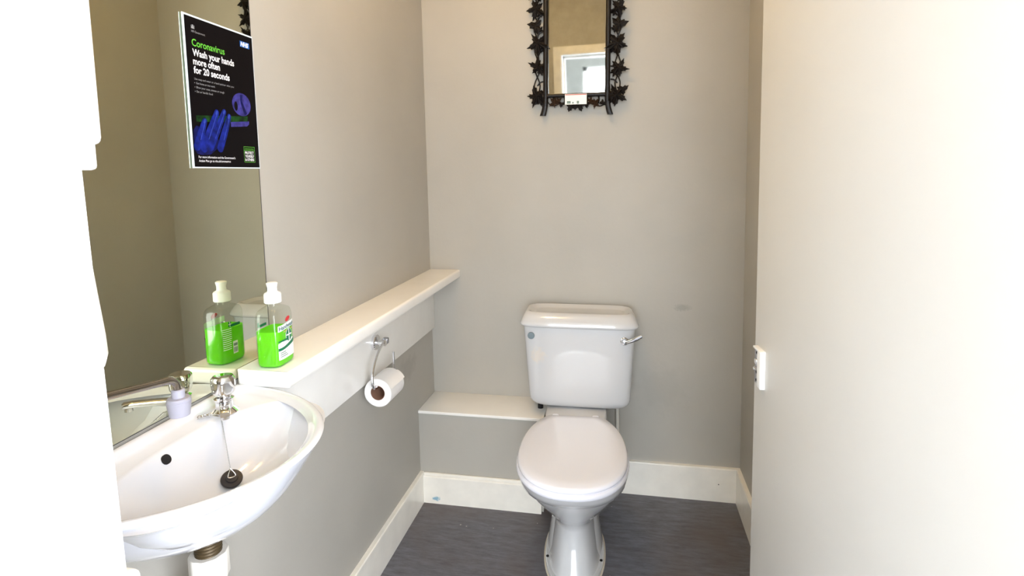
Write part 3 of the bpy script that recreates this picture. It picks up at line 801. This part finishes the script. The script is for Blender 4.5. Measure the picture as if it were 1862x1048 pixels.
# waste outlet under the basin
wt = empty('waste_trap', (CXB - 0.030, BY, 0.40), 'white plastic waste trap with corroded brass tail under the basin', 'waste pipe')
TM = Matrix.Translation((CXB - 0.033, BY - 0.008, 0))
prof = []
for i in range(9): prof += [(0.0218, 0.765 - i * 0.0055), (0.0204, 0.7622 - i * 0.0055)]
G().lathe(prof, 28).xf(TM).make('brass_tail', 'brass_old', wt, label='dark corroded brass tail')
g = G(); rings = []
for z, r in ((0.722, 0.0222), (0.722, 0.0285), (0.719, 0.030), (0.680, 0.030), (0.672, 0.026)):
    rings.append([(r * (1 + (0.035 if j % 4 < 2 else 0.0)) * math.cos(2 * PI * j / 40), r * (1 + (0.035 if j % 4 < 2 else 0.0)) * math.sin(2 * PI * j / 40), z) for j in range(40)])
g.loft(rings).xf(TM); g.make('collar_nut', 'pvc_white', wt)
G().lathe([(0.022, 0.69), (0.022, 0.62), (0.034, 0.61), (0.034, 0.49), (0.028, 0.475), (0.0, 0.472)], 28).xf(TM).make('trap_body', 'pvc_white', wt)
G().tube(spline([(CXB - 0.030, BY, 0.60), (CXB - 0.045, BY - 0.01, 0.60), (0.05, BY - 0.03, 0.60), (0.0005, BY - 0.04, 0.60)], 6), 0.018, 16).make('outlet_pipe', 'pvc_white', wt)
sp = G().tube([(0.098, BY + 0.052, 0.0), (0.098, BY + 0.052, 0.3), (0.098, BY + 0.052, 0.742)], 0.0075, 12).make('supply_pipe', 'pvc_white')
tag(sp, 'thin cream supply pipe behind the waste trap', 'pipe')

# ================================================================== WATER HEATER with swivel spout
wh = empty('water_heater', (0.0, -1.775, 1.10), 'white hand-wash water heater with long swivel spout beside the door frame', 'water heater')
g = G(); rings = []
for y, s in ((-1.846, 0.96), (-1.840, 1.0), (-1.706, 1.0), (-1.7, 0.975)):
    pts = [(0.0, 1.108), (0.10, 1.104), (0.150, 1.105), (0.166, 1.109), (0.176, 1.117), (0.181, 1.130), (0.1795, 1.155), (0.165, 1.275), (0.158, 1.325), (0.150, 1.338), (0.138, 1.343), (0.0, 1.343)]
    rings.append([(max(0.001, 0.001 + x * s), y, 1.22 + (z - 1.22) * s) for x, z in pts])
g.loft(rings); g.make('casing', 'plastic_white', wh)
G().lathe([(0.018, 0), (0.018, 0.03), (0.014, 0.034)], 24).xf(Matrix.Translation((0.115, -1.752, 1.075))).make('outlet_boss', 'plastic_white', wh)
path = spline([(0.115, -1.752, 1.09), (0.114, -1.748, 1.072), (0.112, -1.725, 1.066), (0.109, -1.68, 1.055), (0.105, -1.60, 1.040), (0.1015, -1.550, 1.0305), (0.1005, -1.530, 1.0265), (0.100, -1.518, 1.018), (0.100, -1.514, 1.004)], 8)
spt = G().tube(path, 0.0062, 16).make('swivel_spout', 'tube_chrome', wh, label='thin chrome swivel spout')
G().lathe([(0.0085, 0.0445), (0.010, 0.043), (0.010, 0.031), (0.0165, 0.030), (0.0185, 0.027), (0.0180, 0.0235), (0.0186, 0.023), (0.0155, 0.0), (0.0135, 0.0), (0.0135, 0.008)], 32).xf(Matrix.Translation((0.100, -1.514, 0.9615))).make('nozzle', 'grey_plastic', spt, label='grey rubber anti-splash nozzle')
# towel dispenser above
dp = empty('towel_dispenser', (0.0, -1.775, 1.364), 'white towel dispenser box high beside the door frame', 'dispenser')
G().box((0.001, -1.845, 1.364), (0.190, -1.70, 1.76), 0.006).make('body', 'plastic_white', dp)
g = G().box((0.150, -1.848, 1.394), (0.1985, -1.6965, 1.775), 0.010); g.make('cover', 'plastic_white', dp)
G().lathe([(0.009, 0), (0.009, 0.004), (0.007, 0.005)], 20).xf(Matrix.Translation((0.1985, -1.775, 1.72)) @ Matrix.Rotation(PI / 2, 4, 'Y')).make('key_lock', 'chrome_dull', dp)

# ================================================================== SOAP BOTTLE
SB = Vector((0.0690, -1.2060, 0.9421))
so = empty('soap_bottle', tuple(SB), 'clear bottle of green liquid handwash with white cap on the shelf end', 'soap bottle', rotz=math.radians(4))
HXs, HYs = 0.0285, 0.0380
prof = [(0.0, 0.90), (0.0015, 0.95), (0.005, 0.985), (0.012, 1.0), (0.100, 1.0), (0.110, 0.985), (0.117, 0.94), (0.1225, 0.86)]
rings = [[(x, y, z) for x, y in se(HXs * s, HYs * s, 4, 56)] for z, s in prof]
for z, f_ in ((0.127, 0.45), (0.1295, 0.85), (0.131, 1.0), (0.136, 1.0)):
    rings.append([((a[0] * 0.86) * (1 - f_) + 0.0145 * math.cos(2 * PI * j / 56) * f_, (a[1] * 0.86) * (1 - f_) + 0.0145 * math.sin(2 * PI * j / 56) * f_, z) for j, a in enumerate(se(HXs, HYs, 4, 56))])
G().loft(rings).make('bottle', 'clear_plastic', so, local=True, smooth=60)
lq = [[(x, y, z) for x, y in se((HXs - 0.0012) * s, (HYs - 0.0012) * s, 4, 56)] for z, s in ((0.003, 0.94), (0.006, 0.985), (0.012, 1.0), (0.079, 1.0))]
G().loft(lq).make('liquid_soap', 'green_soap', so, local=True, smooth=60, label='bright green liquid soap')
cap = G().lathe([(0.0165, 0.1365), (0.0182, 0.138), (0.0182, 0.1555), (0.0165, 0.1585), (0.0115, 0.161), (0.0102, 0.163), (0.0100, 0.170), (0.0118, 0.1785), (0.0118, 0.1805), (0.0095, 0.182)], 36).make('cap', 'plastic_white', so, local=True, label='white push-pull cap')
def surf(y, off, side=1):
    yy = min(abs(y) / HYs, 0.999)
    return side * (HXs * (1 - yy ** 4) ** 0.25 + off)
def lab_patch(name, mat, y0, y1, zlo, zhi, off, side=1, n=14, parent=so):
    v = []; f = []
    for i in range(n + 1):
        y = y0 + (y1 - y0) * i / n
        a = zlo(i / n) if callable(zlo) else zlo; b = zhi(i / n) if callable(zhi) else zhi
        x = surf(y, off, side)
        v += [(x, y, a), (x, y, b)]
    for i in range(n): f.append((2 * i, 2 * i + 2, 2 * i + 3, 2 * i + 1))
    return obj(name, v, f, mat, parent, local=True, smooth=60)
lb = lab_patch('front_label', 'label_white', -0.031, 0.031, 0.016, lambda t_: 0.052 + 0.006 * math.sin(t_ * PI), 0.0004)
lab_patch('label_band', 'label_green', -0.031, 0.031, lambda t_: 0.036 + 0.010 * t_ * t_, lambda t_: 0.042 + 0.014 * t_ * t_, 0.0007, parent=lb)
lab_patch('label_wave', 'label_green', -0.031, 0.0, lambda t_: 0.0555 - 0.002 * t_, lambda t_: 0.0575 + 0.001 * t_, 0.0007, parent=lb)
lab_patch('label_title_ground', 'label_white', -0.030, 0.030, lambda t_: 0.0775 + 0.004 * t_, lambda t_: 0.0905 + 0.004 * t_, 0.0003, parent=lb)
def on_label(off, side=1, slope=0.0, y0=0.0):
    return lambda u, v: WM[so] @ Vector((surf(u, off, side), u, v + slope * (u - y0)))
text_on('label_title', 'Handwash', 'label_teal', lb, on_label(0.0008, 1, 0.06, -0.028), -0.028, 0.0800, 0.055, 0.0088, 0.02)
text_on('label_subtitle', 'antibacterial', 'label_orange', lb, on_label(0.0008, 1, 0.05, -0.014), -0.014, 0.0735, 0.036, 0.0036, 0.02)
def lab_oval(name, mat, cy, cz, ry, rz, off, rot=0.0, side=1):
    v = [(surf(cy, off, side), cy, cz)]; n = 24
    for i in range(n):
        a = 2 * PI * i / n; dy = ry * math.cos(a); dz = rz * math.sin(a)
        y = cy + dy * math.cos(rot) - dz * math.sin(rot); z = cz + dy * math.sin(rot) + dz * math.cos(rot)
        v.append((surf(y, off, side), y, z))
    return obj(name, v, [(0, i + 1, (i + 1) % n + 1) for i in range(n)], mat, lb, local=True, smooth=60)
lab_oval('label_emblem', 'label_red', 0.004, 0.1005, 0.0095, 0.0050, 0.0006, 0.25)
# shield with a white cross
lab_oval('label_shield_edge', 'label_white', 0.006, 0.0640, 0.0125, 0.0150, 0.0006)
lab_oval('label_shield', 'label_green', 0.006, 0.0640, 0.0112, 0.0136, 0.0009)
lab_patch('label_cross', 'label_white', 0.0045, 0.0075, 0.0510, 0.0770, 0.0012, n=2, parent=lb)
lab_patch('label_cross', 'label_white', -0.0045, 0.0165, 0.0630, 0.0662, 0.0012, n=6, parent=lb)
for i, (z, w_) in enumerate(((0.0305, 0.018), (0.0262, 0.021), (0.0219, 0.026))):
    lab_patch('label_print', 'label_greytext', -0.027, -0.027 + w_, z, z + 0.0017, 0.0007, n=5, parent=lb)
# back label, seen in the mirror
bl = lab_patch('back_label', 'label_white', -0.008, 0.006, 0.020, 0.048, 0.0004, side=-1, n=4)
for i in range(5): lab_patch('barcode_bar', 'label_teal', -0.0065 + i * 0.0023, -0.0065 + i * 0.0023 + 0.0012, 0.023, 0.034, 0.0007, side=-1, n=1, parent=bl)
lab_patch('label_print', 'label_greytext', -0.0065, 0.0045, 0.037, 0.043, 0.0007, side=-1, n=3, parent=bl)
lab_patch('label_strip', 'label_green', -0.010, 0.016, 0.082, 0.088, 0.0004, side=-1, n=8, parent=bl)
lab_patch('label_shield', 'label_green', -0.018, -0.010, 0.083, 0.094, 0.0005, side=-1, n=4, parent=bl)
lab_patch('label_cross', 'label_white', -0.0147, -0.0133, 0.083, 0.094, 0.0008, side=-1, n=1, parent=bl)
lab_patch('label_cross', 'label_white', -0.018, -0.010, 0.0878, 0.0892, 0.0008, side=-1, n=2, parent=bl)
for i in range(11):
    z = 0.078 - i * 0.0045
    lab_patch('label_print', 'label_white', -0.032, -0.010 if i < 6 else -0.012, z, z + 0.0014, 0.0004, side=-1, n=4, parent=bl)

# ================================================================== TOILET ROLL AND HOLDER
rh = empty('toilet_roll_holder', (0.012, -0.603, 0.806), 'chrome hook toilet roll holder fixed under the shelf', 'roll holder')
MX = Matrix.Translation((0.012, -0.603, 0.800)) @ Matrix.Rotation(PI / 2, 4, 'Y')
G().lathe([(0.0255, 0), (0.0255, 0.010), (0.0225, 0.0125), (0.010, 0.013)], 32).xf(MX).make('wall_plate', 'chrome', rh)
G().lathe([(0.0095, 0.010), (0.0085, 0.026), (0.0110, 0.027), (0.0110, 0.040), (0.0085, 0.042)], 24).xf(MX).make('post', 'chrome', rh)
RX, RY0, RY1, RZ = 0.067, -0.708, -0.602, 0.671
cz = RZ + 0.0185
hoop = spline([(0.046, -0.586, 0.803), (0.047, -0.606, 0.802), (0.050, -0.634, 0.797), (0.054, -0.668, 0.786), (0.059, -0.704, 0.766), (0.063, -0.731, 0.738), (0.066, -0.738, 0.713), (0.0665, -0.728, 0.695), (0.066, -0.708, cz + 0.0005), (0.066, -0.680, cz), (0.066, -0.640, cz), (0.066, -0.600, cz), (0.066, -0.585, cz + 0.003), (0.066, -0.577, cz + 0.013), (0.066, -0.575, cz + 0.030), (0.066, -0.575, 0.762)], 6)
G().tube(hoop, 0.0046, 12).make('hook_bar', 'chrome', rh)
G().box((0.038, -0.594, 0.793), (0.056, -0.580, 0.813), 0.003).make('clamp', 'chrome_dull', rh)
rl = empty('toilet_roll', (RX, (RY0 + RY1) / 2, RZ - 0.045), 'white toilet paper roll hanging on the chrome holder', 'toilet roll')
RMx = Matrix.Translation((RX, RY0, RZ)) @ Matrix.Rotation(-PI / 2, 4, 'X')
L = RY1 - RY0
g = G(); rings = []
NR = 56
for r, z in ((0.0235, 0.001), (0.044, 0.0), (0.0455, 0.0015), (0.0455, L - 0.0015), (0.044, L), (0.0235, L - 0.001)):
    rings.append([(r * (1 + 0.012 * math.sin(3 * 2 * PI * j / NR)) * math.cos(2 * PI * j / NR), r * (1 + 0.012 * math.sin(2 * 2 * PI * j / NR)) * math.sin(2 * PI * j / NR), z) for j in range(NR)])
g.loft(rings, False, False).xf(RMx); g.make('paper', 'paper_white', rl)
g = G(); g.lathe([(0.0235, 0.0005), (0.0235, L - 0.0005), (0.0225, L - 0.0005), (0.0225, 0.0005), (0.0235, 0.0005)], 40, False, False).xf(RMx); g.make('core', 'cardboard', rl, label='brown cardboard core')
# loose end of the sheet along the far top edge
pts0 = []
for k in range(7):
    a = math.radians(60 - k * 7); r = 0.0462 + 0.0006 * k
    pts0.append((r * math.cos(a), r * math.sin(a)))
g = G()
v = []; f = []
for (cx_, cz_) in pts0:
    for t_ in (0.001, L + 0.0005): v.append((RX + cx_, RY0 + t_, RZ + cz_))
for k in range(6): f.append((2 * k, 2 * k + 1, 2 * k + 3, 2 * k + 2))
g.add(v, f); g.make('loose_sheet', 'paper_white', rl)

# ================================================================== CARVED MIRROR on the back wall
cmx = 0.648
cm = empty('carved_mirror', (cmx, 0, 1.58), 'dark carved mirror with vine leaf frame hung above the toilet', 'mirror')
CMROT = (0.0, math.radians(0.9), -0.021)
GX0, GX1, GZ0, GZ1 = 0.535, 0.7615, 1.664, 2.16
G().box((GX0 - 0.006, -0.016, GZ0 - 0.006), (GX1 + 0.006, -0.013, GZ1 + 0.006)).make('glass', 'mirror_aged', cm, smooth=0)
G().box((GX0 - 0.012, -0.013, GZ0 - 0.012), (GX1 + 0.012, -0.004, GZ1 + 0.012)).make('backing', 'bronze', cm)
def rail(a, b, w, y0, y1):
    """rounded bar from a to b in the wall plane (x, z)"""
    a, b = Vector((a[0], 0, a[1])), Vector((b[0], 0, b[1])); d_ = (b - a).normalized(); n_ = Vector((-d_.z, 0, d_.x)); rings = []
    N = 14; L_ = (b - a).length
    for i in range(N + 1):
        c = a + d_ * L_ * i / N
        ww = w * (1 + 0.05 * math.sin(i * 2.1)); rr_ = []
        for x, y in se(ww / 2, (y1 - y0) / 2, 3, 16): rr_.append(c + n_ * x + Vector((0, (y0 + y1) / 2 + y, 0)))
        rings.append(rr_)
    return G().loft(rings)
rail((GX0 - 0.009, GZ0 - 0.035), (GX0 - 0.009, GZ1 + 0.03), 0.0200, -0.034, -0.008).make('frame_rail', 'bronze', cm)
rail((GX1 + 0.009, GZ0 - 0.035), (GX1 + 0.009, GZ1 + 0.03), 0.0200, -0.034, -0.008).make('frame_rail', 'bronze', cm)
rail((GX0 - 0.02, GZ0 - 0.008), (GX1 + 0.02, GZ0 - 0.008), 0.016, -0.032, -0.008).make('frame_rail', 'bronze', cm)
rail((GX0 - 0.02, GZ1 + 0.008), (GX1 + 0.02, GZ1 + 0.008), 0.016, -0.032, -0.008).make('frame_rail', 'bronze', cm)
# splayed feet
for s, x0 in ((-1, GX0 - 0.010), (1, GX1 + 0.010)):
    pth = spline([(x0, -0.02, GZ0 - 0.02), (x0 + s * 0.001, -0.02, GZ0 - 0.045), (x0 + s * 0.005, -0.02, GZ0 - 0.066), (x0 + s * 0.011, -0.02, GZ0 - 0.086)], 5)
    g = G(); rings = []
    for i, p in enumerate(pth):
        hw = 0.0095 + 0.0025 * i / len(pth)
        rings.append([p + Vector((x, y, 0)) for x, y in se(hw, 0.010, 4, 16)])
    g.loft(rings); g.make('foot', 'bronze', cm)
# vine leaves: five pointed lobes with toothed edges, domed, with a raised midrib
def leaf_mesh(name, seed, lobes=5, mat='bronze'):
    rnd = random.Random(seed); n = lobes * 8; rim = []
    for j in range(n):
        a = 2 * PI * j / n; ph = (j % 8) / 8
        tri = 1 - abs(ph - 0.5) * 2          # 1 at the lobe tip
        big = 1.0 if (j // 8) != lobes - 1 else 0.7
        r = (0.40 + 0.60 * big * tri ** 1.05) * (1.0 + (0.13 if j % 2 == 0 else -0.08)) * rnd.uniform(0.93, 1.07)
        rim.append((r * math.cos(a + PI / 2 - PI / lobes), r * math.sin(a + PI / 2 - PI / lobes), rnd.uniform(-0.06, 0.10) + 0.06 * tri))
    v = []; f = []
    mid = [(x * 0.5, y * 0.5, 0.20 + (0.07 if (j % 8) == 4 else -0.05 if (j % 8) == 0 else 0)) for j, (x, y, z) in enumerate(rim)]
    # front faces -y: (x, -depth, z)
    for x, y, z in rim: v.append((x, -z, y))
    for x, y, z in mid: v.append((x, -z, y))
    for x, y, z in rim: v.append((x * 0.95, 0.14 - z * 0.5, y * 0.95))
    v.append((0, -0.30, 0)); v.append((0, 0.16, 0))
    for j in range(n):
        k = (j + 1) % n
        f += [(j, k, n + k, n + j), (n + j, n + k, 3 * n), (j, 2 * n + j, 2 * n + k, k), (2 * n + j, 3 * n + 1, 2 * n + k)]
    me = bpy.data.meshes.new(name); me.from_pydata(v, [], f)
    bmm = bmesh.new(); bmm.from_mesh(me); bmesh.ops.recalc_face_normals(bmm, faces=bmm.faces); bmm.to_mesh(me); bmm.free()
    me.materials.append(MATS[mat])
    return me
LM = [leaf_mesh('leaf', 3), leaf_mesh('leaf', 11), leaf_mesh('leaf', 21, 3), leaf_mesh('leaf', 5, 5, 'bronze_gold')]
def leaf(x, z, s, rot, k=0, y=-0.026, sx=1.0):
    o = bpy.data.objects.new('leaf', LM[k]); COL.objects.link(o); o.parent = cm
    o.location = Vector((x, y, z)) - Vector((cmx, 0, 1.58))
    o.rotation_euler = (random.uniform(-0.2, 0.2), math.radians(rot), random.uniform(-0.25, 0.25)); o.scale = (s * sx, s, s)
for x, z, s, rot, k in ((0.487, 1.994, 0.034, -20, 0), (0.486, 1.930, 0.029, -75, 2), (0.496, 1.860, 0.040, -35, 1), (0.494, 1.770, 0.032, 150, 0), (0.489, 1.654, 0.038, 200, 1),
                        (0.811, 1.981, 0.033, 30, 1), (0.812, 1.918, 0.030, 75, 2), (0.806, 1.846, 0.040, 35, 0), (0.814, 1.753, 0.033, 100, 1), (0.806, 1.650, 0.036, 190, 0), (0.830, 1.671, 0.021, 55, 2),
                        (0.488, 2.060, 0.034, 10, 1), (0.486, 2.130, 0.036, -30, 0), (0.810, 2.055, 0.034, -10, 0), (0.812, 2.125, 0.036, 40, 1),
                        (0.520, 2.185, 0.036, -40, 1), (0.776, 2.185, 0.036, 40, 0), (0.600, 2.195, 0.030, 0, 1), (0.696, 2.195, 0.030, 0, 0), (0.648, 2.215, 0.042, 0, 0),
                        (0.512, 1.662, 0.022, 60, 2), (0.784, 1.655, 0.023, -60, 2)):
    leaf(x, z, s * 1.16, rot, k)
    sg = 1 if x > cmx else -1
    if abs(x - cmx) > 0.14 and s > 0.028:          # a smaller leaf tucked behind each big one
        leaf(x - sg * 0.016, z - s * 0.45, s * 0.55, rot + 110, (k + 1) % 2, y=-0.017)
for x, z, s, rot, k in ((0.560, 1.629, 0.020, 95, 3), (0.578, 1.634, 0.015, 270, 3), (0.626, 1.610, 0.019, 200, 2), (0.664, 1.611, 0.019, 160, 2), (0.645, 1.612, 0.014, 180, 2), (0.724, 1.623, 0.018, 265, 3), (0.706, 1.630, 0.016, 80, 3), (0.590, 1.622, 0.013, 190, 2), (0.690, 1.618, 0.014, 170, 2), (0.752, 1.624, 0.013, 250, 2)):
    leaf(x, z, s, rot, k, sx=1.25)
# twisting stems
def stem(pts, r=0.0026):
    G().tube(spline([(x, -0.018 - 0.003 * math.sin(i * 1.7), z) for i, (x, z) in enumerate(pts)], 5), r, 8).make('stem', 'bronze', cm)
for s, c0 in ((-1, 0.492), (1, 0.808)):
    zs = [1.655, 1.69, 1.715, 1.745, 1.77, 1.805, 1.835, 1.865, 1.895, 1.92, 1.95, 1.975, 2.0, 2.03, 2.06, 2.09, 2.12, 2.15, 2.18]
    stem([(c0 + 0.011 * math.sin(i * 1.25), z) for i, z in enumerate(zs)])
    stem([(c0 - 0.011 * math.sin(i * 1.25) + s * 0.002, z) for i, z in enumerate(zs)])
    for zt in (1.71, 1.76, 1.835, 1.905, 1.97, 2.05, 2.12):
        stem([(c0, zt - 0.012), (c0 - s * 0.012, zt), (c0 - s * 0.026, zt + 0.004)], 0.0030)
stem([(0.530, 1.640), (0.545, 1.620), (0.565, 1.618), (0.590, 1.628), (0.615, 1.622), (0.635, 1.612), (0.648, 1.618)], 0.0022)
stem([(0.766, 1.636), (0.752, 1.614), (0.732, 1.612), (0.706, 1.622), (0.684, 1.616), (0.664, 1.612), (0.648, 1.618)], 0.0022)
for x in (0.556, 0.600, 0.645, 0.690, 0.735):
    stem([(x, 1.655), (x + 0.003, 1.638), (x, 1.622)], 0.0034)
# price sticker on the lower rail
sk = G().box((0.605, -0.0345, 1.6185), (0.691, -0.0335, 1.6595)).make('sticker', 'label_white', cm, smooth=0, label='white paper sticker')
for (a, b, c, d_, mt) in ((0.606, 0.690, 1.655, 1.6582, 'sticker_red'), (0.613, 0.628, 1.622, 1.632, 'label_greytext'), (0.634, 0.640, 1.622, 1.628, 'label_greytext'), (0.652, 0.661, 1.621, 1.632, 'label_greytext')):
    obj('sticker_print', [(a, -0.0347, c), (b, -0.0347, c), (b, -0.0347, d_), (a, -0.0347, d_)], [(0, 1, 2, 3)], mt, sk, smooth=0)

cm.rotation_euler = CMROT
cm.location.y = -0.006
cm.location.x = cmx - 0.006

# ================================================================== stains and wear with a shape of their own
stain('ceramic', (-0.145, -0.205, 0.645), (0.030, 0.05, 0.034), srgb(228, 214, 198), 0.5, 70)
stain('ceramic_basin', (0.092, 0.0, 0.139), (0.014, 0.03, 0.018), srgb(196, 168, 132), 0.6, 60)
stain('paint_back', (1.06, 0.0, 0.80), (0.035, 0.02, 0.015), srgb(120, 116, 110), 0.3, 140)
stain('paint_back', (0.98, 0.0, 0.46), (0.12, 0.02, 0.10), srgb(150, 146, 138), 0.15, 25)
stain('paint_wall', (0.0, -0.30, 0.60), (0.02, 0.10, 0.05), srgb(160, 154, 146), 0.5, 30)
stain('skirting_gloss', (0.070, -0.218, 0.022), (0.018, 0.01, 0.010), srgb(120, 176, 198), 0.85, 120)
